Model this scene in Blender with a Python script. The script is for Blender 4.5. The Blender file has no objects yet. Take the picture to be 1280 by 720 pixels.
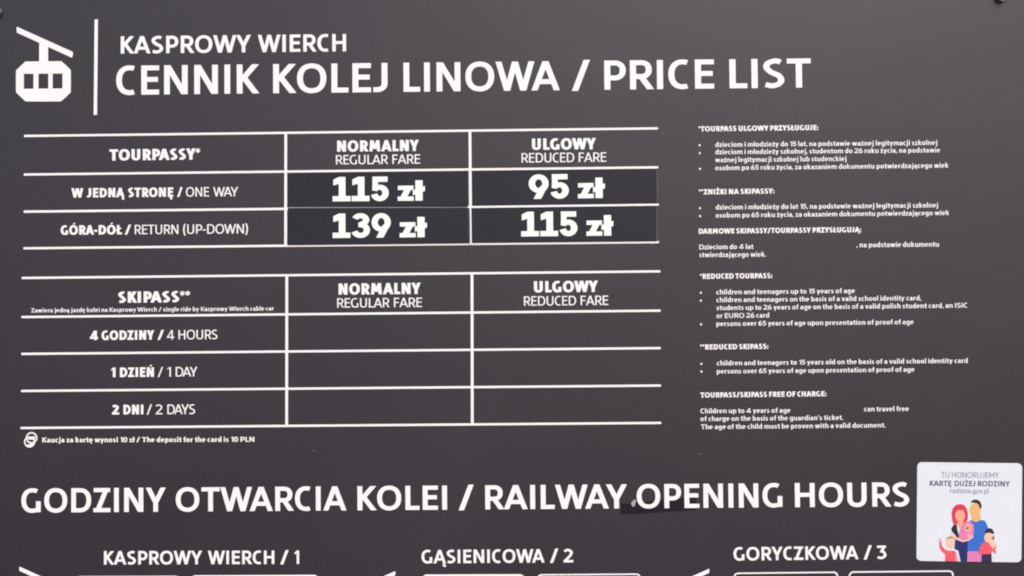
import bpy, bmesh, math, random
from mathutils import Matrix, Vector
from mathutils.geometry import delaunay_2d_cdt

random.seed(4)
SC = bpy.context.scene
COL = SC.collection

# ------------------------------------------------------------------ camera
F = 1400.0                                   # focal length in photo pixels
PITCH, YAW, ROLL = 0.02451958, 0.01276663, 0.00891363
Rm = (Matrix.Rotation(YAW, 3, 'Z') @ Matrix.Rotation(PITCH, 3, 'X') @ Matrix.Rotation(ROLL, 3, 'Y'))
DIST = 1.4
cam_d = bpy.data.cameras.new('camera')
cam = bpy.data.objects.new('camera', cam_d); COL.objects.link(cam)
cam_d.sensor_width = 36.0
cam_d.lens = 36.0 * F / 1280.0
cam_d.clip_start = 0.01; cam_d.clip_end = 200
CAMZ = 1.55
cam.matrix_world = Matrix.Translation((0, -DIST, CAMZ)) @ (Rm @ Matrix.Rotation(math.radians(90), 3, 'X')).to_4x4()
SC.camera = cam

# ------------------------------------------------------------------ world, sun, exposure
SUN_EL, SUN_AZ = 40.0, 18.5                  # degrees; azimuth to the right of straight behind the camera
w = bpy.data.worlds.new('World'); SC.world = w; w.use_nodes = True
nt = w.node_tree; nt.nodes.clear()
sky = nt.nodes.new('ShaderNodeTexSky'); sky.sky_type = 'NISHITA'; sky.sun_disc = False
sky.sun_elevation = math.radians(SUN_EL); sky.sun_rotation = math.radians(180 - SUN_AZ)
sky.air_density = 1.0; sky.dust_density = 3.0; sky.ozone_density = 1.0
bg = nt.nodes.new('ShaderNodeBackground'); bg.inputs['Strength'].default_value = 0.11
wo = nt.nodes.new('ShaderNodeOutputWorld')
nt.links.new(sky.outputs[0], bg.inputs[0]); nt.links.new(bg.outputs[0], wo.inputs[0])
sd = bpy.data.lights.new('sun', 'SUN'); sd.energy = 1.4; sd.angle = math.radians(24); sd.color = (1.0, 0.965, 0.985)
sun = bpy.data.objects.new('sun', sd); COL.objects.link(sun)
sv = Vector((math.sin(math.radians(SUN_AZ)) * math.cos(math.radians(SUN_EL)),
             -math.cos(math.radians(SUN_AZ)) * math.cos(math.radians(SUN_EL)), math.sin(math.radians(SUN_EL))))
sun.location = sv * 5
sun.rotation_euler = sv.to_track_quat('Z', 'Y').to_euler()
SC.view_settings.view_transform = 'Standard'; SC.view_settings.look = 'None'
SC.view_settings.exposure = 0.6; SC.view_settings.gamma = 1.0
SC.cycles.pixel_filter_type = 'BLACKMAN_HARRIS'
SC.cycles.filter_width = 2.0
SC.cycles.use_denoising = True

# ------------------------------------------------------------------ photo point -> point on the board's front (x, z)
def P(px, py):
    d = Rm @ Vector((px - 640.0, F, 360.0 - py))
    return (d.x / d.y * DIST, d.z / d.y * DIST + CAMZ)
MM = 0.001

# ------------------------------------------------------------------ materials
def srgb(r, g, b):
    f = lambda c: (c / 255 / 12.92) if c / 255 <= 0.04045 else ((c / 255 + 0.055) / 1.055) ** 2.4
    return (f(r), f(g), f(b), 1)
def mat(name, col, rough=0.5, spec=0.5, metal=0.0, var=0.0, vscale=8.0, bump=0.0, bscale=400.0, var2=None):
    m = bpy.data.materials.new(name); m.use_nodes = True
    t = m.node_tree; b = t.nodes['Principled BSDF']
    b.inputs['Base Color'].default_value = (*col[:3], 1)
    b.inputs['Roughness'].default_value = rough
    b.inputs['Specular IOR Level'].default_value = spec
    b.inputs['Metallic'].default_value = metal
    tc = t.nodes.new('ShaderNodeTexCoord')
    if var > 0:
        n = t.nodes.new('ShaderNodeTexNoise'); n.inputs['Scale'].default_value = vscale
        n.inputs['Detail'].default_value = 6; n.inputs['Roughness'].default_value = 0.62
        t.links.new(tc.outputs['Object'], n.inputs['Vector'])
        r = t.nodes.new('ShaderNodeValToRGB')
        r.color_ramp.elements[0].position = 0.32; r.color_ramp.elements[1].position = 0.68
        c2 = var2 if var2 else col
        r.color_ramp.elements[0].color = (*[c * (1 - var) for c in col[:3]], 1)
        r.color_ramp.elements[1].color = (*[c * (1 + var) for c in c2[:3]], 1)
        t.links.new(n.outputs['Fac'], r.inputs['Fac']); t.links.new(r.outputs['Color'], b.inputs['Base Color'])
    if bump > 0:
        n2 = t.nodes.new('ShaderNodeTexNoise'); n2.inputs['Scale'].default_value = bscale
        n2.inputs['Detail'].default_value = 3
        t.links.new(tc.outputs['Object'], n2.inputs['Vector'])
        bp = t.nodes.new('ShaderNodeBump'); bp.inputs['Strength'].default_value = bump
        bp.inputs['Distance'].default_value = 0.0004
        t.links.new(n2.outputs['Fac'], bp.inputs['Height']); t.links.new(bp.outputs['Normal'], b.inputs['Normal'])
    return m

M_PANEL = mat('matt_graphite_laminate', (0.0275, 0.0237, 0.0330), 0.40, 0.38, var=0.06, vscale=5.0, bump=0.12, bscale=500,
              var2=(0.0275, 0.0243, 0.0320))
_t = M_PANEL.node_tree; _n = _t.nodes.new('ShaderNodeTexNoise'); _n.inputs['Scale'].default_value = 3.5; _n.inputs['Detail'].default_value = 8
_m = _t.nodes.new('ShaderNodeMapRange'); _m.inputs['From Min'].default_value = .3; _m.inputs['From Max'].default_value = .7
_m.inputs['To Min'].default_value = .36; _m.inputs['To Max'].default_value = .44
_c = _t.nodes.new('ShaderNodeTexCoord'); _t.links.new(_c.outputs['Object'], _n.inputs['Vector'])
_t.links.new(_n.outputs['Fac'], _m.inputs['Value']); _t.links.new(_m.outputs['Result'], _t.nodes['Principled BSDF'].inputs['Roughness'])
M_WHITE = mat('white_print', (0.795, 0.775, 0.785), 0.5, 0.4, var=0.035, vscale=30)
M_NOTE = mat('white_small_print', (0.765, 0.745, 0.765), 0.5, 0.4, var=0.08, vscale=160)
M_PRICE = mat('white_vinyl_digits', (0.82, 0.815, 0.79), 0.42, 0.4, var=0.02, vscale=30)
M_STICK = mat('blue_black_vinyl', (0.0155, 0.0158, 0.0240), 0.50, 0.22, var=0.08, vscale=9, bump=0.1, bscale=300)
M_EDGE = mat('cut_vinyl_edge', (0.10, 0.095, 0.105), 0.5, 0.4)
M_TAPE = mat('black_tape', (0.009, 0.008, 0.014), 0.5, 0.2, var=0.25, vscale=45)
M_CHIP = mat('torn_paper', (0.36, 0.33, 0.36), 0.8, 0.2, var=0.3, vscale=500)
M_SCR = mat('scratched_laminate', (0.13, 0.12, 0.12), 0.7, 0.3)
M_STEEL = mat('zinc_plated_steel', (0.24, 0.23, 0.245), 0.34, 0.5, 1.0, var=0.1, vscale=300)
M_RUB = mat('black_rubber_washer', (0.02, 0.018, 0.022), 0.6, 0.4, var=0.1, vscale=200)
M_WALL = mat('grey_render', (0.12, 0.12, 0.125), 0.85, 0.3, var=0.15, vscale=12, bump=0.6, bscale=220)
M_SHEET = mat('white_sticker_film', (0.67, 0.70, 0.755), 0.35, 0.45, var=0.012, vscale=20)
def ink(name, r, g, b):
    c = srgb(r, g, b); return mat(name, [v * 0.86 for v in c[:3]], 0.4, 0.4, var=0.05, vscale=300)

# ------------------------------------------------------------------ object helpers
def link(name, verts, faces, m, parent=None, label=None, smooth=False):
    me = bpy.data.meshes.new(name); me.from_pydata(verts, [], faces); me.validate(); me.update()
    me.materials.append(m)
    o = bpy.data.objects.new(name, me); COL.objects.link(o)
    if parent: o.parent = parent
    if label: o['label'] = label
    return o
def thing(name, label, cat, group=None):
    o = bpy.data.objects.new(name, None); COL.objects.link(o)
    o['label'] = label; o['category'] = cat; o.empty_display_size = 0.05
    if group: o['group'] = group
    return o
def set_origin(o):
    # move the mesh's origin to the centre of its points so that each piece has its own place
    vs = [v.co.copy() for v in o.data.vertices]
    c = sum(vs, Vector()) / len(vs)
    for v in o.data.vertices: v.co -= c
    o.location = c
    return o
def solid(name, pts, y0, y1, m, parent=None, label=None, inset=0.0):
    """prism: outline pts (x,z) counter-clockwise seen from the front; front face at y1 (nearer camera)"""
    n = len(pts)
    a = sum(pts[i][0] * pts[(i + 1) % n][1] - pts[(i + 1) % n][0] * pts[i][1] for i in range(n))
    if a < 0: pts = pts[::-1]
    v = [(x, y0, z) for x, z in pts] + [(x, y1, z) for x, z in pts]
    f = [tuple(range(n, 2 * n)), tuple(range(n - 1, -1, -1))]
    f += [(i, (i + 1) % n, n + (i + 1) % n, n + i) for i in range(n)]
    o = link(name, v, f, m, parent, label)
    return set_origin(o)

# ------------------------------------------------------------------ lettering: a stroke font built from scratch
def norm(x, y):
    l = math.hypot(x, y) or 1e-9
    return x / l, y / l
class G:
    """one glyph: convex pieces clipped to a height band"""
    def __init__(s, w, lo=0.0, hi=1.0, hr=0.88):
        s.w = w; s.h = w / 2; s.hv = w / 2 * hr; s.p = []; s.lo = lo; s.hi = hi
    def clip(s, q, lo=None, hi=None):
        lo = s.lo if lo is None else lo; hi = s.hi if hi is None else hi
        for sign, lim in ((1, lo), (-1, -hi)):
            out = []
            for i in range(len(q)):
                a, b = q[i], q[(i + 1) % len(q)]
                da, db = sign * a[1] - lim, sign * b[1] - lim
                if da >= 0: out.append(a)
                if (da > 0 > db) or (da < 0 < db):
                    t = da / (da - db); out.append((a[0] + (b[0] - a[0]) * t, a[1] + (b[1] - a[1]) * t))
            q = out
            if len(q) < 3: return
        s.p.append(q)
    def seg(s, a, b, ea=0.0, eb=0.0, k=1.0, clip=None):
        dx, dy = norm(b[0] - a[0], b[1] - a[1])
        a = (a[0] - dx * ea, a[1] - dy * ea); b = (b[0] + dx * eb, b[1] + dy * eb)
        nx, ny = -dy, dx
        r = math.sqrt((s.h * nx) ** 2 + (s.hv * ny) ** 2) * k
        q = [(a[0] - nx * r, a[1] - ny * r), (b[0] - nx * r, b[1] - ny * r),
             (b[0] + nx * r, b[1] + ny * r), (a[0] + nx * r, a[1] + ny * r)]
        lo, hi = clip if clip else (None, None)
        s.clip(q, lo, hi)
    def diag(s, a, b, k=1.0):        # long diagonal: runs past both ends and is cut level
        s.seg(a, b, s.w * 1.2, s.w * 1.2, k, clip=(min(a[1], b[1]), max(a[1], b[1])))
    def path(s, pts, k=1.0, closed=False, clip=(-9, 9)):
        n = len(pts); L = []; Rr = []
        for i in range(n):
            if closed: a, b = pts[i - 1], pts[(i + 1) % n]
            else: a, b = pts[max(i - 1, 0)], pts[min(i + 1, n - 1)]
            dx, dy = norm(b[0] - a[0], b[1] - a[1])
            nx, ny = -dy * s.h * k, dx * s.hv * k
            L.append((pts[i][0] + nx, pts[i][1] + ny)); Rr.append((pts[i][0] - nx, pts[i][1] - ny))
        for i in range(n if closed else n - 1):
            j = (i + 1) % n
            s.clip([Rr[i], Rr[j], L[j]], *clip); s.clip([Rr[i], L[j], L[i]], *clip)
    def dot(s, x, y, r, n=10, ry=None):
        ry = ry or r
        s.clip([(x + r * math.cos(2 * math.pi * i / n), y + ry * math.sin(2 * math.pi * i / n)) for i in range(n)], -9, 9)
    def box(s, x0, y0, x1, y1): s.clip([(x0, y0), (x1, y0), (x1, y1), (x0, y1)], -9, 9)
def arc(cx, cy, rx, ry, a0, a1, n=14, e=2.25):
    o = []
    for i in range(n + 1):
        a = math.radians(a0 + (a1 - a0) * i / n); c, s_ = math.cos(a), math.sin(a)
        o.append((cx + rx * math.copysign(abs(c) ** (2 / e), c), cy + ry * math.copysign(abs(s_) ** (2 / e), s_)))
    return o
def spl(P_, n=5):
    P_ = [P_[0]] + list(P_) + [P_[-1]]; out = []
    for i in range(1, len(P_) - 2):
        p0, p1, p2, p3 = P_[i - 1:i + 3]
        for k in range(n):
            t = k / n
            out.append(tuple(0.5 * (2 * p1[j] + (p2[j] - p0[j]) * t + (2 * p0[j] - 5 * p1[j] + 4 * p2[j] - p3[j]) * t * t
                       + (3 * p1[j] - p0[j] - 3 * p2[j] + p3[j]) * t ** 3) for j in (0, 1)))
    out.append(P_[-2]); return out

X = 0.72     # x-height
# ink widths (cap height = 1) and side bearings (left, right)
WID = dict(A=.92, B=.70, C=.70, D=.82, E=.60, F=.57, G=.80, H=.78, I=.2, J=.46, K=.72, L=.55, M=.98, N=.79, O=.95, P=.68, R=.73,
           S=.66, T=.74, U=.76, V=.88, W=1.27, X=.8, Y=.80, Z=.70)
WID.update({'1': .40, '2': .74, '3': .70, '4': .84, '5': .60, '6': .64, '9': .64, '0': .66, '/': .58, '(': .30, ')': .30, '-': .36,
            '*': .36, '.': .2, ',': .2, ':': .2, "'": .17})
WID.update(dict(a=.52, b=.58, c=.48, d=.58, e=.56, f=.38, g=.58, h=.56, i=.2, j=.28, k=.54, l=.2, m=.90, n=.56, o=.60, p=.58, r=.36,
                s=.46, t=.38, u=.56, v=.56, w=.86, y=.56, z=.48))
SB = {}
for c in 'BDEFHIKLMNPRU': SB[c] = [.11, .055]
for c in 'HIMNU': SB[c] = [.11, .11]
for c in 'CGOQ': SB[c] = [.055, .055]
SB['D'] = [.11, .055]; SB['C'] = [.055, .03]; SB['G'] = [.055, .09]; SB['J'] = [.02, .10]
for c in 'AVWYTX': SB[c] = [.0, .0]
SB['T'] = [.03, .03]; SB['S'] = [.055, .05]; SB['Z'] = [.04, .04]; SB['L'] = [.11, .02]; SB['P'] = [.11, .02]; SB['R'] = [.11, .01]
SB['K'] = [.11, .0]
for c in 'bhklmnpriu': SB[c] = [.085, .06]
for c in 'acdegoqs': SB[c] = [.05, .06]
for c in 'djagu': SB[c] = [SB.get(c, [.05, .05])[0], .085]
for c in 'il': SB[c] = [.085, .085]
for c in 'mn': SB[c] = [.085, .08]

def build(ch, w, price=False):
    base = {'Ą': 'A', 'Ę': 'E', 'Ó': 'O', 'Ń': 'N', 'Ł': 'L', 'Ż': 'Z', 'ą': 'a', 'ę': 'e', 'ł': 'l', 'ż': 'z', 'ó': 'o', 'Ś': 'S'}.get(ch, ch)
    Wd = WID[base]
    if base in 'IilL.' and base != 'L': Wd = w
    if base == '1' and not price: Wd = .25 + w
    g = G(w, hr=.80 if price else .88); h = g.h; v = g.hv; R_ = Wd - h; L_ = h; T = 1 - v; Bm = v; mid = .52; cx = Wd / 2
    os_ = .012
    def stem(x, y0=0.0, y1=1.0): g.seg((x, y0), (x, y1), clip=(-9, 9))
    def bar(y, x0, x1): g.box(x0, y - v, x1, y + v)
    c = base
    if c == 'A':
        g.diag((h * .95, 0), (cx, 1)); g.diag((Wd - h * .95, 0), (cx, 1)); bar(.30, Wd * .24, Wd * .76)
    elif c == 'B':
        stem(L_); r = (T - mid) / 2
        g.path([(L_, T), (R_ - .06 - r, T)] + arc(R_ - .06 - r, (T + mid) / 2, r, r, 90, -90, 10) + [(L_, mid)])
        r2 = (mid - Bm) / 2; g.path([(L_, mid), (R_ - r2, mid)] + arc(R_ - r2, (mid + Bm) / 2, r2, r2, 90, -90, 10) + [(L_, Bm)])
    elif c == 'C':
        g.path(arc(cx + .10, .5, cx + .10 - h, .5 - v + os_, 68, 292, 22))
    elif c == 'D':
        stem(L_); k = R_ - .36
        g.path([(L_, T), (k, T)] + arc(k, .5, .36, .5 - v, 90, -90, 18) + [(k, Bm), (L_, Bm)])
    elif c == 'E':
        stem(L_); bar(T, h, Wd); bar(mid, h, Wd - .04); bar(Bm, h, Wd)
    elif c == 'F':
        stem(L_); bar(T, h, Wd); bar(.50, h, Wd - .05)
    elif c == 'G':
        g.path(arc(cx + .06, .5, cx + .06 - h, .5 - v + os_, 62, 270, 22) + [(R_, Bm + .03)]); stem(R_, .02, .46)
        g.box(R_ - h * 1.0, .46 - .001, R_ + h, .47)
    elif c == 'H': stem(L_); stem(R_); bar(.51, L_, R_)
    elif c == 'I': stem(h)
    elif c == 'J':
        g.path([(R_, 1), (R_, .30)] + arc(R_ - .25, .30, .25, .30 - v, 0, -90, 8)[1:] + [(0.0, Bm + .0)])
    elif c == 'K':
        stem(L_); g.diag((w * .9, .47), (Wd - h * 1.0, 1)); g.diag((w * 1.0 + .04, .56), (Wd - h * .8, 0))
        g.seg((L_, .5), (w * 1.15, .5), k=1.1)
    elif c == 'L': stem(L_); bar(Bm, h, Wd)
    elif c == 'M':
        g.diag((h * 1.05, 0), (h * 1.6, 1)); g.diag((Wd - h * 1.05, 0), (Wd - h * 1.6, 1))
        g.diag((h * 1.6, 1), (cx, .22)); g.diag((Wd - h * 1.6, 1), (cx, .22))
    elif c == 'N':
        stem(L_); stem(R_); g.diag((h * 1.1, 1), (Wd - h * 1.1, 0))
    elif c == 'O':
        g.path(arc(cx, .5, cx - h, .5 - v + os_, 0, 360, 40)[:-1], closed=True)
    elif c == 'P':
        stem(L_); b = .40; r = (T - b) / 2
        g.path([(L_, T), (R_ - r, T)] + arc(R_ - r, (T + b) / 2, r, r, 90, -90, 12) + [(L_, b)])
    elif c == 'R':
        stem(L_); b = .44; r = (T - b) / 2; rr = R_ - .04
        g.path([(L_, T), (rr - r, T)] + arc(rr - r, (T + b) / 2, r, r, 90, -90, 12) + [(L_, b)])
        g.diag((Wd * .46, .46), (Wd - h * .9, 0))
    elif c in 'Ss':
        H_ = 1.0 if c == 'S' else X; t = H_ - v; m = H_ * .5
        A1 = spl([(R_ - .02, t - .035), (cx + .06, t + os_), (L_ + .07, t - .06 * H_), (L_ + .01, H_ * .72), (L_ + .10, H_ * .585),
                  (cx, m), (R_ - .08, H_ * .42), (R_, H_ * .27), (R_ - .08, v + .05 * H_), (cx - .04, v - os_), (L_ - .02, v + .035)], 4)
        g.path(A1)
    elif c == 'T': stem(cx); bar(T, 0, Wd)
    elif c in 'Uu':
        H_ = 1.0 if c == 'U' else X
        r = cx - h; g.path([(L_, H_), (L_, r + v)] + arc(cx, r + v - os_, r, r, 180, 360, 14)[1:] + [(R_, r + v), (R_, H_)])
        if c == 'u': stem(R_, 0, X)
    elif c in 'Vv':
        H_ = 1.0 if c == 'V' else X
        g.diag((h * .95, H_), (cx, 0)); g.diag((Wd - h * .95, H_), (cx, 0))
    elif c in 'Ww':
        H_ = 1.0 if c == 'W' else X; a = Wd * .29
        g.diag((h * .95, H_), (a, 0)); g.diag((a, 0), (cx, H_)); g.diag((cx, H_), (Wd - a, 0)); g.diag((Wd - a, 0), (Wd - h * .95, H_))
    elif c == 'Y':
        g.diag((h * .95, 1), (cx, .38)); g.diag((Wd - h * .95, 1), (cx, .38)); stem(cx, 0, .46)
    elif c == 'z' and price:
        g.box(0, 0, Wd, .205); g.box(.01, X - .205, Wd - .01, X); g.diag((.17, 0), (Wd - .17, X), k=.86)
    elif c in 'Zz':
        H_ = 1.0 if c == 'Z' else X
        bar(H_ - v, .01, Wd - .01); bar(v, 0, Wd); k = h * (1.5 if not price else 1.2)
        g.diag((k, 0), (Wd - k, H_))
    elif c == '/':
        g.diag((h, -.03), (Wd - h, 1.03))
    elif c == '1':
        if price:
            stem(.385, 0, 1); bar(Bm, 0, Wd)
            g.clip([(.03, .65), (.385, .76), (.385, 1), (.25, 1), (.03, .89)], -9, 9)
        else:
            x = Wd - h - .0; stem(x, 0, 1); g.clip([(x, 1), (x - h * .6, 1), (x - .27, .84), (x - .27, .84 - v * 1.6), (x, .98 - v * 1.2)], -9, 9)
    elif c == '2':
        g.path(spl([(L_ - .03, T - .10), (cx - .07, T + os_), (R_ - .09, T - .08), (R_ - .03, .72), (R_ - .13, .5), (cx - .08, .28), (L_ + .0, v)], 5))
        bar(Bm, 0, Wd)
    elif c == '3':
        if price:
            g.path(arc(cx - .01, .735, cx - h - .02, .265 - v + os_, 163, -90, 22, 2.0), k=.95)
            g.path(arc(cx - .01, .315, cx - h + .01, .315 - v + os_, 90, -165, 22, 2.0), k=.95)
            g.box(cx - .10, .53 - v * .9, cx, .53 + v * .9)
        else:
            bar(T, .03, Wd - .03)
            g.diag((Wd - h * 1.8, 1 - v), (cx, .52))
            g.path(spl([(cx - .10, .57), (R_ - .13, .54), (R_, .31), (R_ - .09, v + .06), (cx - .03, v - os_), (L_ - .04, v + .05)], 5))
    elif c == '4':
        x = Wd * .70; stem(x, 0, 1); bar(.24, 0, Wd); g.diag((h * .95, .24), (x - h * .3, 1), k=.85); 
    elif c == '5':
        bar(T, .07, Wd - .05)
        if price:
            g.clip([(.09, 1), (.06, .44), (.06 + w * .8, .40), (.09 + w * .85, 1)], -9, 9)
            g.path(arc(cx, .33, cx - h, .33 - v + os_, 118, -168, 24, 2.0), k=.97)
        else: g.clip([(.07, 1), (.035, .44), (.035 + w * .72, .40), (.07 + w * .82, 1)], -9, 9)
        if not price: g.path(spl([(L_ - .02, .54), (cx, .60), (R_ - .07, .545), (R_, .33), (R_ - .09, v + .065), (cx - .04, v - os_), (-.0 + h * .35, v + .085)], 6))
    elif c in '69':
        P6 = []
        fl = (lambda x, y: (x, y)) if c == '6' else (lambda x, y: (Wd - x, 1 - y))
        ry = .375 if price else .30
        g.path([fl(*q) for q in arc(cx, ry, cx - h, ry - v + os_, 0, 360, 26, 2.0 if price else 2.2)[:-1]], closed=True, k=.94 if price else 1)
        if price: g.diag(fl(L_ + .05, .48), fl(cx + .06, 1))
        else: g.path([fl(*q) for q in spl([(L_ + .005, .33), (L_ + .03, .55), (L_ + .14, .78), (cx + .12, 1.0)], 5)])
    elif c == '0': g.path(arc(cx, .5, cx - h, .5 - v + os_, 0, 360, 30)[:-1], closed=True)
    elif c == '(': g.path(arc(Wd + .10, .45, Wd + .10 - h, .68, 118, 242, 12))
    elif c == ')': g.path(arc(-.10, .45, Wd + .10 - h, .68, 62, -62, 12))
    elif c == '-': bar(.40, 0, Wd)
    elif c == '*':
        for a in (90, 30, -30):
            dx, dy = math.cos(math.radians(a)) * .19, math.sin(math.radians(a)) * .215
            g.seg((cx - dx, .79 - dy), (cx + dx, .79 + dy), k=.40, clip=(-9, 9))
    elif c == '.': g.dot(h, h * 1.05, h * 1.08)
    elif c == ',': g.dot(h, h * 1.05, h * 1.08); g.clip([(h * .5, h), (h * 1.9, h), (h * .9, -h * 1.6), (0, -h * 1.6)], -9, 9)
    elif c == ':': g.dot(h, h * 1.05, h * 1.1); g.dot(h, X - h * 1.4, h * 1.1)
    elif c == "'": g.clip([(0, .72), (w * .7, .72), (w, 1), (0, 1)], -9, 9)
    elif c == 'a':
        stem(R_, 0, X * .62); g.path([(R_, X * .58)] + arc(R_ - .19, X - v - .17, .19, .17, 0, 90, 6)[1:] + [(L_, X - v - .02)])
        g.path([(R_, X * .57), (cx, X * .58)] + arc(L_ + .13, (X * .58 + v) / 2, .13, (X * .58 - v) / 2, 90, 270, 8)[1:] + [(cx, v), (R_, v + .07)])
    elif c in 'bdpqg':
        g.path(arc(cx, X / 2, cx - h, X / 2 - v + os_, 0, 360, 24)[:-1], closed=True)
        if c == 'b': stem(L_, 0, 1.06)
        if c == 'd': stem(R_, 0, 1.06)
        if c == 'p': stem(L_, -.26, X)
        if c == 'g': g.path([(R_, X), (R_, -.05)] + arc(R_ - .2, -.05, .2, .17, 0, -90, 6)[1:] + [(L_ + .02, -.22)])
    elif c == 'c': g.path(arc(cx + .06, X / 2, cx + .06 - h, X / 2 - v + os_, 62, 298, 16))
    elif c == 'e':
        g.path(arc(cx, X / 2, cx - h, X / 2 - v + os_, 0, 300, 20)); g.box(h, X / 2 - v * .85, R_ + h, X / 2 + v * .7)
    elif c == 'f': 
        g.path([(.15 + h * .5, 0), (.15 + h * .5, .80)] + arc(.15 + h * .5 + .16, .80, .16, .26 - v, 180, 90, 6)[1:] + [(Wd, 1.06 - v)]); bar(X - v, 0, Wd)
    elif c in 'hn':
        stem(L_, 0, 1.06 if c == 'h' else X); r = cx - h
        g.path([(L_, X - v - .14)] + arc(cx, X - v - r + os_, r, r, 165, 0, 12) + [(R_, 0)])
    elif c == 'i': stem(h, 0, X); g.dot(h, .93, h * 1.15)
    elif c == 'j': stem(Wd - h, -.06, X); g.path([(Wd - h, 0), (Wd - h, -.10)] + [(Wd - h - .06, -.21), (0, -.23)]); g.dot(Wd - h, .93, h * 1.15)
    elif c == 'k': stem(L_, 0, 1.06); g.diag((w * .8, X * .48), (Wd - h, X)); g.diag((w * 1.0, X * .58), (Wd - h * .9, 0))
    elif c == 'l':
        stem(h, 0, 1.06 if not price else .97)
    elif c == 'm':
        stem(L_, 0, X); r = (Wd / 2 - h) / 2
        for k in (0, 1):
            c0 = L_ + r + 2 * r * k
            g.path([(c0 - r, X - v - .12)] + arc(c0, X - v - .16 + os_, r, .16, 165, 0, 8) + [(c0 + r, 0)])
    elif c == 'o': g.path(arc(cx, X / 2, cx - h, X / 2 - v + os_, 0, 360, 26)[:-1], closed=True)
    elif c == 'r': stem(L_, 0, X); g.path([(L_, X - v - .16), (L_ + .08, X - v - .05), (L_ + .19, X - v), (Wd, X - v)])
    elif c == 't': 
        x = .13 + h * .5; g.path([(x, .92), (x, .16)] + arc(x + .14, .16 + 0, .14, .16 - v, 180, 270, 6)[1:] + [(Wd, v)]); bar(X - v, 0, Wd)
    elif c == 'y':
        g.diag((h * .95, X), (cx, 0)); g.diag((Wd - h * .95, X), (cx - .10, -.26))
    # marks
    if ch in 'ĄĘąę':
        x = (Wd - .07) if ch in 'Ąą' else Wd - .16
        g.path(spl([(x - .02, .03), (x - .10, -.10), (x - .05, -.20), (x + .07, -.19)], 4), k=.72)
    if ch in 'ÓŃóŚ':
        t = 1.0 if ch != 'ó' else X
        g.clip([(cx - .07, t + .07), (cx + .05, t + .07), (cx + .19, t + .25), (cx + .01, t + .25)], -9, 9)
    if ch in 'Żż':
        g.dot(cx, (1.0 if ch == 'Ż' else X) + .15, max(h * 1.05, .075))
    if ch == 'Ł': g.clip([(-.09, .34), (-.09, .34 + w * .72), (.40, .64 + w * .5), (.40, .64 - w * .22)], -9, 9)
    if ch == 'ł':
        if price: g.clip([(-.11, .26), (Wd + .10, .46), (Wd + .10, .70), (-.11, .50)], -9, 9)
        else: g.clip([(-.09, .36), (-.09, .36 + w * .75), (Wd + .09, .62 + w * .4), (Wd + .09, .62 - w * .35)], -9, 9)
    return g.p, Wd

CACHE = {}
def glyph(ch, w, price=False, sq=1.0):
    """union of the pieces -> (2D verts, triangles, ink width); sq squeezes the letter sideways while the stroke keeps its weight"""
    key = (ch, round(w, 3), price, sq)
    if key in CACHE: return CACHE[key]
    old = dict(WID)
    if sq != 1.0:
        for k in WID: WID[k] = WID[k] * sq
    if price: WID.update({'1': .72, '5': .735, '3': .76, '9': .80, 'z': .70, 'l': w})
    polys, wd = build(ch, w, price)
    WID.update(old)
    vs, fs = [], []
    for q in polys:
        a = sum(q[i][0] * q[(i + 1) % len(q)][1] - q[(i + 1) % len(q)][0] * q[i][1] for i in range(len(q)))
        if abs(a) < 1e-7: continue
        if a < 0: q = q[::-1]
        fs.append(list(range(len(vs), len(vs) + len(q)))); vs += [Vector(p) for p in q]
    v2, _, f2, _, _, of = delaunay_2d_cdt(vs, [], fs, 0, 1e-5, True)
    tri = [tuple(f) for f, o in zip(f2, of) if len(o) > 0]
    CACHE[key] = ([(p.x, p.y) for p in v2], tri, wd)
    return CACHE[key]

def layout(txt, w, price, sq, track):
    x = 0; out = []; ink0 = None; ink1 = 0
    for i, ch in enumerate(txt):
        if ch == ' ':
            x += .27 * (sq if sq < 1 else 1) + track; continue
        vs, tri, wd = glyph(ch, w, price, sq)
        base = {'Ą': 'A', 'Ę': 'E', 'Ó': 'O', 'Ń': 'N', 'Ł': 'L', 'Ż': 'Z', 'ą': 'a', 'ę': 'e', 'ł': 'l', 'ż': 'z', 'ó': 'o'}.get(ch, ch)
        l, r = SB.get(base, [.05, .05])
        if price: l = r = .024 if base not in 'zl' else (.0 if base == 'z' else .075)
        x += l
        if ink0 is None: ink0 = x
        out.append((vs, tri, x)); x += wd; ink1 = x
        x += r + track
        nx = txt[i + 1] if i + 1 < len(txt) else ''
        if base + nx in ('WA', 'AW', 'AY', 'YA', 'AV', 'PA', 'LY', 'TA', 'LT', 'DA'): x -= .09
        if nx == '*' and ch != '*': x += .0
    return out, ink0, ink1
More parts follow.
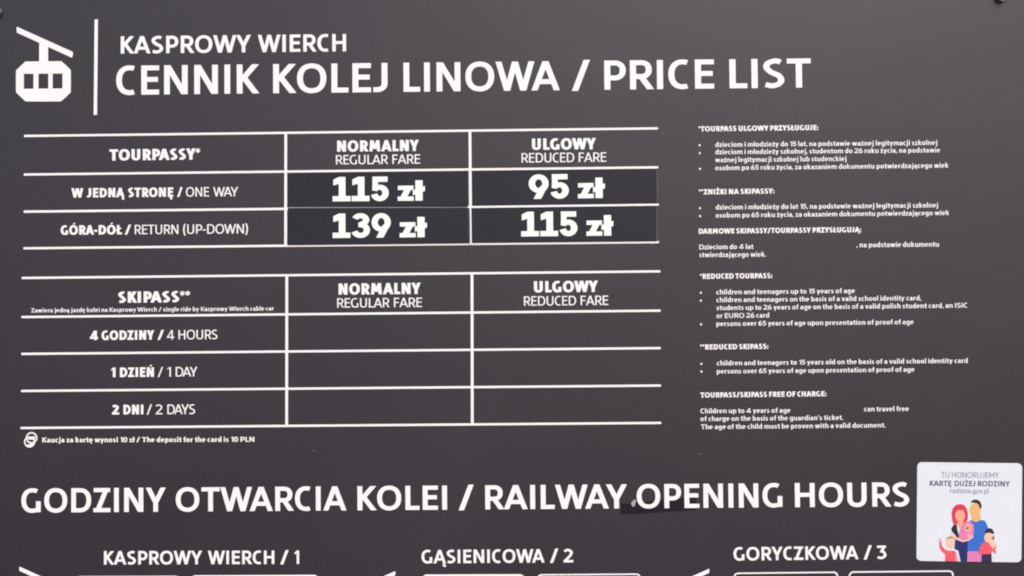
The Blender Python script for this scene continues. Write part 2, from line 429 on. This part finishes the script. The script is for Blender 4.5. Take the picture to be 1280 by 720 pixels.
def text(name, words, y0, y1, cap, w, m, parent, depth, price=False, sq=1.0, track=0.0, label=None):
    """words: [(string, photo x of first ink, photo x of last ink[, weight])]; the baseline runs from y0 to y1 over the whole line"""
    V, Fc = [], []
    X0, X1 = words[0][1], words[-1][2]
    for it in words:
        s, xa, xb = it[:3]; ww = it[3] if len(it) > 3 else w; kc = it[4] if len(it) > 4 else 1.0
        fy = lambda x: y0 + (y1 - y0) * (x - X0) / (X1 - X0)
        a, b = P(xa, fy(xa)), P(xb, fy(xb))
        t = P((xa + xb) / 2, fy((xa + xb) / 2)); u = P((xa + xb) / 2, fy((xa + xb) / 2) - cap * kc)
        capm = math.hypot(u[0] - t[0], u[1] - t[1])
        ln = math.hypot(b[0] - a[0], b[1] - a[1]); dx, dz = (b[0] - a[0]) / ln, (b[1] - a[1]) / ln
        gl, i0, i1 = layout(s, ww, price, sq, track)
        k = ln / (i1 - i0)
        for vs, tri, x in gl:
            o = len(V)
            for p in vs:
                sx = (x + p[0] - i0) * k; sy = p[1] * capm
                V.append((a[0] + dx * sx - dz * sy, -depth, a[1] + dz * sx + dx * sy))
            Fc += [tuple(o + i for i in f) for f in tri]
    return set_origin(link(name, V, Fc, m, parent, label))

def title(words, y0, y1, *a, **k):
    X0, X1 = words[0][1], words[-1][2]; fy = lambda x: y0 + (y1 - y0) * (x - X0) / (X1 - X0)
    for it in words: text('title_word', [it], fy(it[1]), fy(it[2]), *a, **k)

def rule(name, a, b, wpx, m, parent, depth, round_end=True):
    """printed rule from photo point a to b"""
    A, B = P(*a), P(*b); ln = math.hypot(B[0] - A[0], B[1] - A[1]); dx, dz = (B[0] - A[0]) / ln, (B[1] - A[1]) / ln
    h = wpx * MM / 2; c = h * 0.55 if round_end else 0
    pts = [(-0, -h + c), (c, -h), (ln - c, -h), (ln, -h + c), (ln, h - c), (ln - c, h), (c, h), (0, h - c)]
    if not round_end: pts = [(0, -h), (ln, -h), (ln, h), (0, h)]
    V = [(A[0] + dx * x - dz * y, -depth, A[1] + dz * x + dx * y) for x, y in pts]
    return set_origin(link(name, V, [tuple(range(len(V)))], m, parent))
def shape(name, polys, m, parent, depth, label=None, photo=True):
    """flat print: union of outlines given in photo pixels"""
    vs, fs = [], []
    for q in polys:
        q = [P(*p) if photo else p for p in q]
        a = sum(q[i][0] * q[(i + 1) % len(q)][1] - q[(i + 1) % len(q)][0] * q[i][1] for i in range(len(q)))
        if a < 0: q = q[::-1]
        fs.append(list(range(len(vs), len(vs) + len(q)))); vs += [Vector(((p[0]) * 10, (p[1] - CAMZ) * 10)) for p in q]
    v2, _, f2, _, _, of = delaunay_2d_cdt(vs, [], fs, 0, 1e-6, True)
    tri = [tuple(f) for f, o in zip(f2, of) if len(o) > 0]
    V = [(p.x / 10, -depth, p.y / 10 + CAMZ) for p in v2]
    return set_origin(link(name, V, tri, m, parent, label))
def circ(cx, cy, rx, ry=None, n=24, a0=0, a1=360):
    ry = ry or rx
    full = a1 - a0 == 360
    return [(cx + rx * math.cos(math.radians(a0 + (a1 - a0) * i / n)), cy - ry * math.sin(math.radians(a0 + (a1 - a0) * i / n)))
            for i in range(n if full else n + 1)]
def ring(pts, inner):          # quads between two outlines of equal count
    n = len(pts); return [[pts[i], pts[(i + 1) % n], inner[(i + 1) % n], inner[i]] for i in range(n)]
def rrect(x0, y0, x1, y1, r, n=5, sl=0.0):
    """rounded rectangle in photo pixels, sl = rise of y from left to right"""
    o = []
    for cx, cy, a in ((x1 - r, y0 + r, 90), (x0 + r, y0 + r, 180), (x0 + r, y1 - r, 270), (x1 - r, y1 - r, 360)):
        st = a - 90 if a != 90 else 0
        st = {90: 0, 180: 90, 270: 180, 360: 270}[a]
        for i in range(n + 1):
            t = math.radians(st + 90 * i / n); o.append((cx + r * math.cos(t), cy - r * math.sin(t)))
    return [(x, y + sl * (x - x0) / (x1 - x0)) for x, y in o]

# ------------------------------------------------------------------ the wall behind (only met past the board's edges)
wv = [(-3, .035, 0), (3, .035, 0), (3, .035, 3.2), (-3, .035, 3.2), (-3, .235, 0), (3, .235, 0), (3, .235, 3.2), (-3, .235, 3.2)]
wl = link('wall', wv, [(0, 1, 2, 3), (5, 4, 7, 6), (1, 5, 6, 2), (4, 0, 3, 7), (3, 2, 6, 7), (4, 5, 1, 0)], M_WALL)
wl['kind'] = 'structure'

# ------------------------------------------------------------------ the board
board = thing('price_board', 'large dark grey cable car price board with white lettering, tables and opening hours', 'notice board')
bl, bt = P(-46, -26)[0], P(640, -24)[1]; br, bb = P(1293, 300)[0], P(640, 1010)[1]
rc = .006
outline = []
for cx, cz, a in ((br - rc, bt - rc, 0), (bl + rc, bt - rc, 90), (bl + rc, bb + rc, 180), (br - rc, bb + rc, 270)):
    for i in range(6):
        t = math.radians(a + 18 * i); outline.append((cx + rc * math.cos(t), cz + rc * math.sin(t)))
panel = solid('panel', outline, .006, 0.0, M_PANEL, board)
bv = panel.modifiers.new('edge', 'BEVEL'); bv.width = .0008; bv.segments = 2; bv.limit_method = 'ANGLE'

def bolt(px, py, rot=0.3):
    """round clamp washer with a hexagonal bolt head, the part that holds the board to the wall"""
    x, z = P(px, py)
    def lathe(prof, n, ang=0.0):
        V, Fc = [], []
        for r, y in prof:
            for i in range(n):
                t = ang + 2 * math.pi * i / n; V.append((r * math.cos(t), y, r * math.sin(t)))
        for k in range(len(prof) - 1):
            for i in range(n):
                j = (i + 1) % n; Fc.append((k * n + i, k * n + j, (k + 1) * n + j, (k + 1) * n + i))
        Fc.append(tuple((len(prof) - 1) * n + i for i in range(n)))
        return V, Fc
    V, Fc = lathe([(.0072, .0001), (.0072, -.0020), (.0066, -.0028), (.0040, -.0028)], 28)
    ws = link('bolt', V, Fc, M_STEEL, board); ws.location = (x, 0, z)
    V, Fc = lathe([(.0054, -.0027), (.0054, -.0105), (.0046, -.0118), (.0010, -.0121)], 6, rot)
    hd = link('bolt_head', V, Fc, M_STEEL, ws)
    V, Fc = lathe([(.0086, 0.0), (.0086, -.0014), (.0079, -.0017), (.0030, -.0017)], 28)
    rb = link('rubber_washer', V, Fc, M_RUB, ws)
    for p in ws.data.polygons: p.use_smooth = False
    return ws
bolt(1250.5, -4.5, .25); bolt(-4.0, 15.5, .1)

D1, D2, D3 = .00025, .0004, .0005
# ---- header: cable car pictogram, divider and the two title lines
def s4(pts, ox=0, oy=0): return [(ox + x / 4, oy + y / 4) for x, y in pts]
arm = s4([(88, 135), (365, 260), (364, 283), (358, 288), (84, 163), (83, 138)])
stem_ = s4([(197, 190), (241, 205), (241, 312), (196, 312)])
body_o = s4([(127, 308), (219, 307), (307, 306), (331, 327), (354, 350), (355, 406), (354, 462), (330, 486), (305, 507), (216, 508), (128, 507), (105, 485), (81, 462), (80, 407), (81, 352), (104, 330)])
def frame_pieces(x0, x1, y0, y1, win):
    return None
def cut_body(outl, wins):
    """triangulate the cabin outline with the window openings left out"""
    vs, fs = [], []
    for q in [outl] + wins:
        q = [P(*p) for p in q]
        a = sum(q[i][0] * q[(i + 1) % len(q)][1] - q[(i + 1) % len(q)][0] * q[i][1] for i in range(len(q)))
        if a < 0: q = q[::-1]
        fs.append(list(range(len(vs), len(vs) + len(q)))); vs += [Vector((p[0] * 10, (p[1] - CAMZ) * 10)) for p in q]
    v2, _, f2, _, _, of = delaunay_2d_cdt(vs, [], fs, 0, 1e-6, True)
    return v2, [tuple(f) for f, o in zip(f2, of) if list(o) == [0]]
def icon(name, arm, stem_, outl, wins, label=None):
    o = shape(name, [arm, stem_], M_WHITE, board, D1, label)
    v2, tri = cut_body(outl, wins)
    b = link('cabin', [(p.x / 10, -D2, p.y / 10 + CAMZ) for p in v2], tri, M_WHITE, None)
    set_origin(b); b.location -= o.location; b.parent = o
    return o
wins = [s4(q) for q in ([(120, 369), (168, 369), (168, 444), (120, 445)], [(193, 369), (242, 368), (242, 443), (193, 444)], [(264, 368), (313, 368), (313, 442), (264, 443)])]
icon('cable_car_pictogram', arm, stem_, body_o, wins, 'white cable car pictogram with three dark windows beside the title')
rule('divider_line', (120.4, 24.3), (119.3, 143.6), 4.3, M_WHITE, board, D1, False)
text('small_title', [('KASPROWY', 151, 313.5), ('WIERCH', 322.5, 432.7)], 67.1, 64.2, 21.7, .195, M_WHITE, board, D1)
title([('CENNIK', 145.3, 323), ('KOLEJ', 341.5, 484.5), ('LINOWA', 504.5, 699.5), ('/', 715, 737.5), ('PRICE', 755.5, 892.7), ('LIST', 912, 1013.8)],
     118.7, 109.4, 36.4, .192, M_WHITE, board, D1)

# ---- table rules
for a, b in (((30, 170), (822.6, 160.5)), ((29.7, 218.2), (823, 209.2)), ((29.3, 310.4), (823.7, 302.6)),
             ((27, 347.5), (825.6, 339.2)), ((26.7, 396.3), (826, 388.3)), ((26.5, 442.4), (826, 435.1)), ((26.3, 488.7), (826.4, 481.9)), ((25.6, 535.0), (826.7, 528.6))):
    rule('table_line', a, b, 2.85, M_WHITE, board, D1)
rule('table_line', (29.5, 264.6), (361, 261.0), 3.0, M_WHITE, board, D1)
rule('table_line', (361, 259.4), (584, 259.0), 3.0, M_WHITE, board, D1, False)
for a, b, wd in (((357.3, 166), (357.1, 307.5), 3.5), ((587.4, 163.5), (588.2, 258.6), 3.5),
                 ((358.6, 344.2), (358.4, 532.5), 3.5), ((590.0, 341.5), (590.4, 530.6), 3.5)):
    rule('column_line', a, b, wd, M_WHITE, board, D2, False)
rule('column_line', (588.2, 258.6), (588.8, 305), 1.9, M_WHITE, board, .0013, False)
rule('table_line', (584.5, 258.9), (823.6, 255.9), 2.5, M_WHITE, board, .0012)

# ---- table text: heavy Polish, light English
HB, LT = .245, .135
def cell(words, y0, y1, cap, w=HB, sq=.88, **k): text('table_text', words, y0, y1, cap, w, M_WHITE, board, D1, sq=sq, track=-.035, **k)
cell([('TOURPASSY*', 137, 250)], 200.8, 199.4, 14)
cell([('W', 89.5, 104), ('JEDNĄ', 109, 155.5), ('STRONĘ', 160, 216.7), ('/', 221.5, 228.3, .19), ('ONE', 232.5, 261.5, LT), ('WAY', 266.5, 297.7, LT)], 247, 245.3, 11.7)
cell([('GÓRA-DÓŁ', 76, 152.5), ('/', 156, 164, .19), ('RETURN', 168.5, 223, LT), ('(UP-DOWN)', 229, 310, LT)], 293.6, 291.8, 11.8)
cell([('NORMALNY', 421.5, 523.5)], 189.7, 188.7, 13.9); cell([('REGULAR', 420, 485), ('FARE', 490.5, 525.3)], 205.6, 204.6, 11.7, LT)
cell([('ULGOWY', 665, 744.7)], 187.4, 186.6, 14.1); cell([('REDUCED', 652, 717.8), ('FARE', 723.5, 757.8)], 203.3, 202.2, 11.8, LT)
cell([('SKIPASS**', 147.5, 237.5)], 378.6, 377.6, 14)
cell([('4', 112.5, 122.5), ('GODZINY', 127, 192.7), ('/', 197, 205, .19), ('4', 208.7, 218, LT), ('HOURS', 223.2, 272, LT)], 425.2, 423.9, 11.8)
cell([('1', 137.8, 144.5), ('DZIEŃ', 150, 192.5), ('/', 197.3, 204, LT), ('1', 208.5, 213.7, LT), ('DAY', 219.7, 246.7, LT)], 471.5, 470.5, 12)
cell([('2', 140, 149.2), ('DNI', 154.4, 179.3), ('/', 183.5, 190, LT), ('2', 194.7, 203.3, LT), ('DAYS', 209.2, 244, LT)], 518.2, 517.5, 12.2)
cell([('NORMALNY', 423.3, 525.8)], 368.4, 367.4, 14); cell([('REGULAR', 421.5, 487), ('FARE', 492.5, 527.5)], 384.6, 383.8, 11.8, LT)
cell([('ULGOWY', 667.5, 747.3)], 365.6, 364.9, 14.1); cell([('REDUCED', 655, 720.2), ('FARE', 725.8, 760.4)], 382.2, 381.2, 11.8, LT)
def note(s, x0, x1, y0, y1, cap=6.0, w=.185, m=None, name='note_text', **k): text(name, [(s, x0, x1)], y0, y1, cap, w, m or M_NOTE, board, D1, track=-.03, **k)
note('Zawiera jedną jazdę kolei na Kasprowy Wierch / single ride by Kasprowy Wierch cable car', 39, 342.3, 390.7, 388.1, 5.3, .19)
note('Kaucja za kartę wynosi 10 zł / The deposit for the card is 10 PLN', 53, 318, 553, 552.2, 6.3, .21, M_WHITE)
# coin pictogram
c1, c2 = (39.6, 547.3), (37.0, 552.4)
shape('coin_pictogram', ring(circ(*c2, 7.0), circ(*c2, 5.2)) + [circ(c2[0], c2[1], 7.0, 7.0, 16, 215, 350)] + ring(circ(*c1, 7.3), circ(*c1, 5.4))
      + [[(35.2, 545.8), (44, 545.4), (44.2, 549.2), (35.4, 549.6)]], M_WHITE, board, D1, 'small white pictogram of two stacked coins')

# ---- notes column
def head(s, x0, x1, y0, y1): note(s, x0, x1, y0, y1, 6.5, .25, M_WHITE, 'note_heading', sq=.95)
def bullet(x, y): shape('bullet', [circ(x, y, 1.35, n=10)], M_NOTE, board, D1)
head('*TOURPASS ULGOWY PRZYSŁUGUJE:', 873, 1022.6, 164.4, 162.6)
bullet(874.6, 181.6); note('dzieciom i młodzieży do 15 lat, na podstawie ważnej legitymacji szkolnej', 894, 1171.5, 183.7, 181.1)
bullet(874.6, 191.4); note('dzieciom i młodzieży szkolnej, studentom do 26 roku życia, na podstawie', 894, 1175, 192.9, 190.5)
note('ważnej legitymacji szkolnej lub studenckiej', 894, 1058, 202.8, 201.2)
bullet(874.8, 211); note('osobom po 65 roku życia, za okazaniem dokumentu potwierdzającego wiek', 894, 1185.5, 212.8, 209.6)
head('**ZNIŻKI NA SKIPASSY:', 873.5, 967.6, 243.1, 242.0)
bullet(875, 260.3); note('dzieciom i młodzieży do lat 15, na podstawie ważnej legitymacji szkolnej', 894.5, 1172.5, 262.0, 259.3)
bullet(875.2, 270.1); note('osobom po 65 roku życia, za okazaniem dokumentu potwierdzającego wiek', 894.5, 1186.3, 272.1, 268.8)
head('DARMOWE SKIPASSY/TOURPASSY PRZYSŁUGUJĄ:', 873.5, 1076, 292.3, 290.2)
note('Dzieciom do 4 lat', 874, 941.6, 311.8, 311.1); text('note_text', [(', na podstawie dokumentu', 1070.5, 1173.6)], 309.2, 308.3, 6.2, .185, M_NOTE, board, D1, track=-.03)
note('stwierdzającego wiek.', 874, 957.6, 321.5, 320.8)
head('*REDUCED TOURPASS:', 875, 965, 348.7, 347.7)
bullet(876, 366); note('children and teenagers up to 15 years of age', 895.5, 1068.5, 368.1, 366.3)
bullet(876, 375.8); note('children and teenagers on the basis of a valid school identity card,', 895.5, 1151.6, 377.8, 375.3)
note('students up to 26 years of age on the basis of a valid polish student card, an ISIC', 895.5, 1209.5, 387.7, 384.5)
note('or EURO 26 card', 895.5, 961.4, 397.6, 396.9)
bullet(876.3, 405.5); note('persons over 65 years of age upon presentation of proof of age', 895.5, 1142, 407.6, 405.2)
head('**REDUCED SKIPASS:', 875, 960, 437, 436.1)
bullet(876.6, 454.7); note('children and teenagers to 15 years old on the basis of a valid school identity card', 896, 1209.6, 456.8, 453.6)
bullet(876.8, 464.5); note('persons over 65 years of age upon presentation of proof of age', 896, 1143, 467, 464.6)
head('TOURPASS/SKIPASS FREE OF CHARGE:', 875.5, 1032.6, 497.1, 495.3)
note('Children up to 4 years of age', 875.5, 988, 516.7, 515.7); note('can travel free', 1080, 1136, 514.2, 513.8)
note("of charge on the basis of the guardian's ticket.", 875.5, 1054, 526.4, 524.8)
note('The age of the child must be proven with a valid document.', 876, 1107, 536.5, 534.3)

# ---- opening hours
title([('GODZINY', 27, 207), ('OTWARCIA', 220, 433), ('KOLEI', 447, 559), ('/', 573.5, 592.3), ('RAILWAY', 606.7, 783.5), ('OPENING', 796, 978), ('HOURS', 993.7, 1136.5)],
     640.8, 632.9, 30.2, .195, M_WHITE, board, .0007)
text('station_title', [('KASPROWY', 130, 252.5), ('WIERCH', 260, 343), ('/', 350.5, 360.7), ('1', 367, 374)], 705.7, 704.9, 16.9, .20, M_WHITE, board, D1)
text('station_title', [('GĄSIENICOWA', 527, 680.7), ('/', 687.5, 698), ('2', 704.5, 716.6)], 704.3, 702.9, 16.9, .20, M_WHITE, board, D1)
text('station_title', [('GORYCZKOWA', 917, 1073), ('/', 1079.5, 1090), ('3', 1096, 1108.2)], 700.8, 698.6, 16.8, .20, M_WHITE, board, D1)
def boxline(x0, y0, x1, h, sl, fill=False):
    o = rrect(x0, y0, x1, y0 + h, 5.5, sl=sl)
    if fill: shape('hours_box', [o], M_WHITE, board, D1)
    else: shape('hours_box', ring(o, rrect(x0 + 1.9, y0 + 1.9, x1 - 1.9, y0 + h - 1.9, 3.8, sl=sl)), M_WHITE, board, D1)
boxline(94, 720.0, 225, 42, -.4, False); boxline(239, 719.0, 398, 42, -.6, True)
boxline(528, 718.0, 655.5, 42, -.4, True); boxline(671.5, 717.6, 801, 42, -.9)
boxline(917, 715.7, 1047.5, 42, -1.4); boxline(1061, 714.1, 1192, 42, -1.3)
def small_icon(ox, oy, k, flip):
    f = lambda pts: [((ox - (x - 20.5) * k) if flip else (ox + (x - 20.5) * k), oy + (y - 34) * k) for x, y in pts]
    icon('cable_car_pictogram', f(arm), f(stem_), f(body_o), [f(q) for q in wins])
small_icon(24, 708.6, .72, False); small_icon(494.5, 714.2, .72, True); small_icon(886.8, 711.2, .72, True)

# ---- wear on the laminate
shape('scratch', [[(826.5, 168.3), (827.3, 167.2), (829.6, 165.8), (832.6, 165.2), (832.7, 165.8), (829.9, 166.5), (827.7, 167.9)]], M_SCR, board, .0002)
shape('scratch', [[(390.3, 563), (392, 562.4), (393.8, 563.1), (395.2, 564.2), (393.6, 564.2), (391.8, 563.6)]], M_SCR, board, .0002)
shape('scratch', [[(873, 567.5), (874.5, 566.4), (877, 566.7), (879, 568.4), (876.4, 567.9), (874.3, 568.4)]], mat('faint_scuff', (.085, .08, .082), .6), board, .0002)
M_FLECK = mat('dust_fleck', (.11, .105, .11), .7)
for i in range(16):
    fx, fy = random.uniform(10, 1270), random.uniform(8, 715); r = random.uniform(.35, .7)
    shape('dust_fleck', [[(fx + r * random.uniform(.6, 1.5) * math.cos(t), fy + r * random.uniform(.4, 1) * math.sin(t)) for t in (0, 1.2, 2.5, 3.8, 5.1)]], M_FLECK, board, .00015)

# ------------------------------------------------------------------ price stickers laid over the printed cells
def sticker(q, words, y0, y1, cap, label):
    t = thing('price_sticker', label, 'sticker', 'dark stickers with new prices in the upper table')
    pts = [P(*p) for p in q]
    cx = sum(p[0] for p in pts) / 4; cz = sum(p[1] for p in pts) / 4
    s = solid('vinyl_sheet', pts, -.0006, -.0009, M_STICK, t)
    d = text('price_text', words, y0, y1, cap, .27, M_PRICE, t, .0011, price=True)
    e = rule('cut_edge', (q[1][0] - .3, q[1][1] + .6), (q[2][0] - .3, q[2][1] - .6), .75, M_EDGE, t, .00095, False)
    t.location = (cx, -.0006, cz)
    for c in (s, d, e): c.location -= t.location
    return t
sticker([(360.3, 216.6), (585.4, 213.9), (586.1, 258.8), (360.0, 259.0)], [('115', 416, 486.3), ('zł', 497.3, 528.5, .32, .86)], 251.9, 250.9, 30.5,
        'dark price sticker reading 115 zł in the one way row, regular fare column')
sticker([(360.0, 259.9), (586.2, 259.5), (586.9, 304.2), (359.8, 306.5)], [('139', 416, 489), ('zł', 499.7, 531, .32, .86)], 297.6, 296.6, 30.5,
        'dark price sticker reading 139 zł in the return row')
sticker([(589.6, 213.6), (821.6, 211.0), (821.9, 254.5), (590.2, 257.2)], [('95', 660.8, 711.3), ('zł', 722.5, 753.5, .32, .86)], 248.9, 247.6, 30.6,
        'dark price sticker reading 95 zł in the one way row, reduced fare column')
sticker([(589.9, 260.0), (821.4, 257.3), (821.0, 301.6), (590.2, 303.8)], [('115', 651.5, 722), ('zł', 733, 764, .32, .86)], 295.7, 294.6, 30.8,
        'dark price sticker reading 115 zł in the return row, reduced fare column')

# ------------------------------------------------------------------ strip of dark tape under the opening-hours title
tp = thing('tape_strip', 'short strip of old black tape behind the word OPENING', 'tape')
a = solid('tape_film', [P(*p) for p in ((776, 629.5), (795, 628.2), (830, 625), (857, 621.5), (870, 622), (869.5, 637.2), (857, 638.2), (820, 640.4), (795, 642.3), (776.2, 642.7))],
          0.0, -.0004, M_TAPE, tp)
b = solid('torn_paper', [P(*p) for p in ((788.4, 629.5), (790, 627.0), (793.0, 624.2), (795.2, 625.2), (794.2, 628.4), (793.4, 632.6), (791, 633.2))], -.0004, -.0009, M_CHIP, tp)
tp.location = (*P(820, 633)[:1], 0, P(820, 633)[1])
for c in (a, b): c.location -= tp.location

# ------------------------------------------------------------------ family card sticker
fs_ = thing('family_sticker', 'square white sticker with rounded corners and a drawn family, at the lower right', 'sticker')
K = []
def q4(u, v):   # unit square -> photo, sticker's four corners
    c = ((1146.4, 577.6), (1277.4, 579.0), (1276.4, 702.8), (1145.3, 700.9))
    a = (c[0][0] + (c[1][0] - c[0][0]) * u, c[0][1] + (c[1][1] - c[0][1]) * u); b = (c[3][0] + (c[2][0] - c[3][0]) * u, c[3][1] + (c[2][1] - c[3][1]) * u)
    return (a[0] + (b[0] - a[0]) * v, a[1] + (b[1] - a[1]) * v)
rr = [q4(x, y) for x, y in rrect(0, 0, 1, 1, .045)]
K.append(solid('sticker_sheet', [P(*p) for p in rr], 0.0, -.0008, M_SHEET, fs_))
I_GREY, I_DARK, I_LIL = ink('grey_ink', 132, 134, 160), ink('dark_blue_ink', 76, 82, 112), ink('lilac_ink', 142, 140, 180)
K.append(text('sticker_text', [('TU', 1176, 1186.5), ('HONORUJEMY', 1189.5, 1248.5)], 596.7, 597.4, 7.0, .13, I_GREY, fs_, .0010))
K.append(text('sticker_text', [('KARTĘ', 1162, 1189), ('DUŻEJ', 1193, 1218.5), ('RODZINY', 1222, 1261.8)], 607.2, 608.0, 6.7, .20, I_DARK, fs_, .0010))
K.append(text('sticker_text', [('rodzina.gov.pl', 1187, 1235.5)], 616.2, 616.7, 6.4, .14, I_LIL, fs_, .0010))
C_HAIR, C_SKIN, C_SKIN2 = ink('crimson_ink', 214, 62, 92), ink('peach_ink', 244, 172, 142), ink('amber_skin_ink', 236, 184, 122)
C_NAVY, C_BLUE, C_PINK = ink('navy_ink', 34, 46, 112), ink('blue_ink', 54, 112, 206), ink('pink_ink', 226, 130, 182)
C_CORAL, C_BLACK, C_PALE = ink('coral_ink', 238, 92, 112), ink('charcoal_ink', 40, 38, 48), ink('pale_skin_ink', 244, 200, 176)
C_ROSE, C_PLUM, C_SAND = ink('rose_ink', 240, 168, 190), ink('plum_ink', 50, 40, 82), ink('sand_hair_ink', 176, 150, 112)
dz = [.0009]
def fig(name, layers, label):
    """one drawn person: a base print with its other colours as sub-parts"""
    root = None
    for (n, polys, m) in layers:
        dz[0] += .00001
        o = shape(n if root else name, polys, m, fs_ if root is None else None, dz[0], label if root is None else None)
        if root is None: root = o; K.append(o)
        else: o.location -= root.location; o.parent = root
    return root
# father
fig('drawn_father', [
    ('shirt', [[(1209, 652), (1213, 650.2), (1218, 649.4), (1227, 649.6), (1231, 651), (1233.5, 656), (1236, 663), (1238, 676), (1236, 689), (1207, 689.4), (1206.5, 672)]], C_BLUE),
    ('face', [circ(1218.6, 637.5, 7.0, 8.6), [(1214, 641), (1224.6, 640), (1225.5, 650), (1219.5, 652.5), (1213.8, 650)]], C_SKIN2),
    ('hair', [[(1212.9, 628.5), (1214.6, 625.4), (1218.5, 624.0), (1222.5, 624.8), (1225.3, 627.4), (1226.6, 631.5), (1226.2, 635.6), (1224.2, 635), (1222.8, 630.6), (1220.3, 628.8), (1216, 628.2)]], C_BLACK),
    ('hip', [[(1208.2, 689), (1227, 689), (1226.4, 702.0), (1209.2, 701.8)]], C_PINK)], 'drawn father in a blue shirt')
# mother
fig('drawn_mother', [
    ('dress', [[(1191, 657), (1195, 655.5), (1198, 668), (1209.5, 676), (1208.6, 701.7), (1200.4, 701.5), (1197.5, 688), (1192.5, 686), (1193.5, 674), (1194.6, 670), (1189.6, 664), (1188.9, 660)]], C_NAVY),
    ('top', [[(1188.8, 660), (1192.8, 655), (1196, 656.5), (1196, 662), (1198, 668.5), (1196.6, 671), (1192.4, 666), (1189, 664)]], C_BLACK),
    ('hair', [[(1189.6, 648), (1189.0, 641), (1190.6, 635), (1194.5, 631), (1199.5, 629.8), (1204.5, 631), (1208, 635), (1209.6, 641), (1209.3, 649), (1206.6, 653.5), (1198, 655), (1191.2, 655.3)]], C_HAIR),
    ('face', [circ(1199.8, 644.4, 6.1, 7.6), [(1197.6, 649), (1203.4, 649), (1203.8, 656), (1200, 662), (1196.4, 657)]], C_SKIN),
    ('fringe', [[(1192.6, 642), (1193, 636), (1197, 633.2), (1203, 633), (1207.3, 636.4), (1207.6, 641.4), (1204.4, 638.2), (1199, 637.2), (1195, 638.8)]], C_HAIR),
    ('arm', [[(1188, 664), (1191, 668), (1196, 671.6), (1203, 674.4), (1209, 673), (1215.6, 668.4), (1216.6, 671), (1211, 675.4), (1203.4, 677.6), (1194, 674), (1188.2, 670)]], C_PALE)],
    'drawn mother with crimson hair and a navy dress')
# baby
fig('drawn_baby', [
    ('wrap', [[(1202.6, 654.5), (1207, 651.4), (1212.5, 651.6), (1216.6, 655.4), (1217.2, 662), (1216.4, 669), (1209, 674), (1202.5, 675.4), (1197.8, 671.6), (1198.8, 664)]], C_PINK),
    ('face', [circ(1210.2, 659.6, 4.7, 5.2)], C_SKIN),
    ('mouth', [circ(1208.8, 660.0, 1.7, 1.3, 10)], ink('maroon_ink', 96, 34, 52)),
    ('hand', [circ(1212, 669.4, 3.8, 2.8)], C_ROSE)], 'drawn baby wrapped in pink')
# child left
fig('drawn_child', [
    ('jumper', [[(1173.6, 677.6), (1176, 675.4), (1177, 682), (1181, 686.6), (1186, 688.2), (1192, 688), (1195.6, 691), (1198.4, 701.4), (1181, 701.2), (1181, 692.6), (1176.6, 689), (1174, 684)]], C_CORAL),
    ('face', [circ(1187.6, 678.8, 5.6, 6.6)], C_PALE),
    ('hair', [[(1181.6, 675), (1183.2, 671.8), (1187, 670), (1191, 671), (1193, 674.2), (1190, 673.0), (1186, 673)]], C_SAND),
    ('sleeve_shade', [[(1194.0, 690), (1196.8, 694), (1198.4, 701.4), (1195.0, 701.3), (1194, 695)]], C_ROSE),
    ('hand', [circ(1174.8, 675.0, 1.9, 2.6, 12)], C_ROSE)], 'drawn child in a coral jumper waving')
# child right
fig('drawn_child', [
    ('jumper', [[(1223, 691), (1224.4, 684), (1228, 678.6), (1232.5, 676), (1238, 679), (1242, 684), (1245, 690.6), (1243.2, 691.8), (1239.6, 688), (1239.2, 692.4), (1223, 692.2)]], C_CORAL),
    ('face', [circ(1235.4, 671.6, 5.6, 6.6), [(1236, 678), (1243, 676), (1246, 682), (1243.6, 687.6), (1238, 683)]], C_PALE),
    ('hair', [[(1230.4, 667), (1231.4, 662.6), (1235.4, 659.8), (1240, 661), (1242.2, 665.4), (1241.6, 667.6), (1236, 665.4)]], C_BLACK),
    ('toy', [[(1238.6, 673.4), (1241.8, 669.2), (1242.6, 671.6), (1241.6, 675)], [(1242, 684.6), (1244.8, 682.4), (1243.6, 686.8)]], ink('brick_ink', 150, 56, 62)),
    ('trousers', [[(1226.8, 692.4), (1239, 692.4), (1239.4, 702.2), (1226.4, 702.1)]], C_PLUM)], 'drawn dark haired child in a coral jumper')
ctr = P(1211, 640); fs_.location = (ctr[0], 0, ctr[1])
for c in K: c.location -= fs_.location

# board's own base point: bottom centre; children keep their places
board.location = ((bl + br) / 2, .003, bb)
for o in board.children: o.location -= board.location
print('objects', len(SC.objects), 'tris', sum(len(o.data.polygons) for o in SC.objects if o.type == 'MESH'))
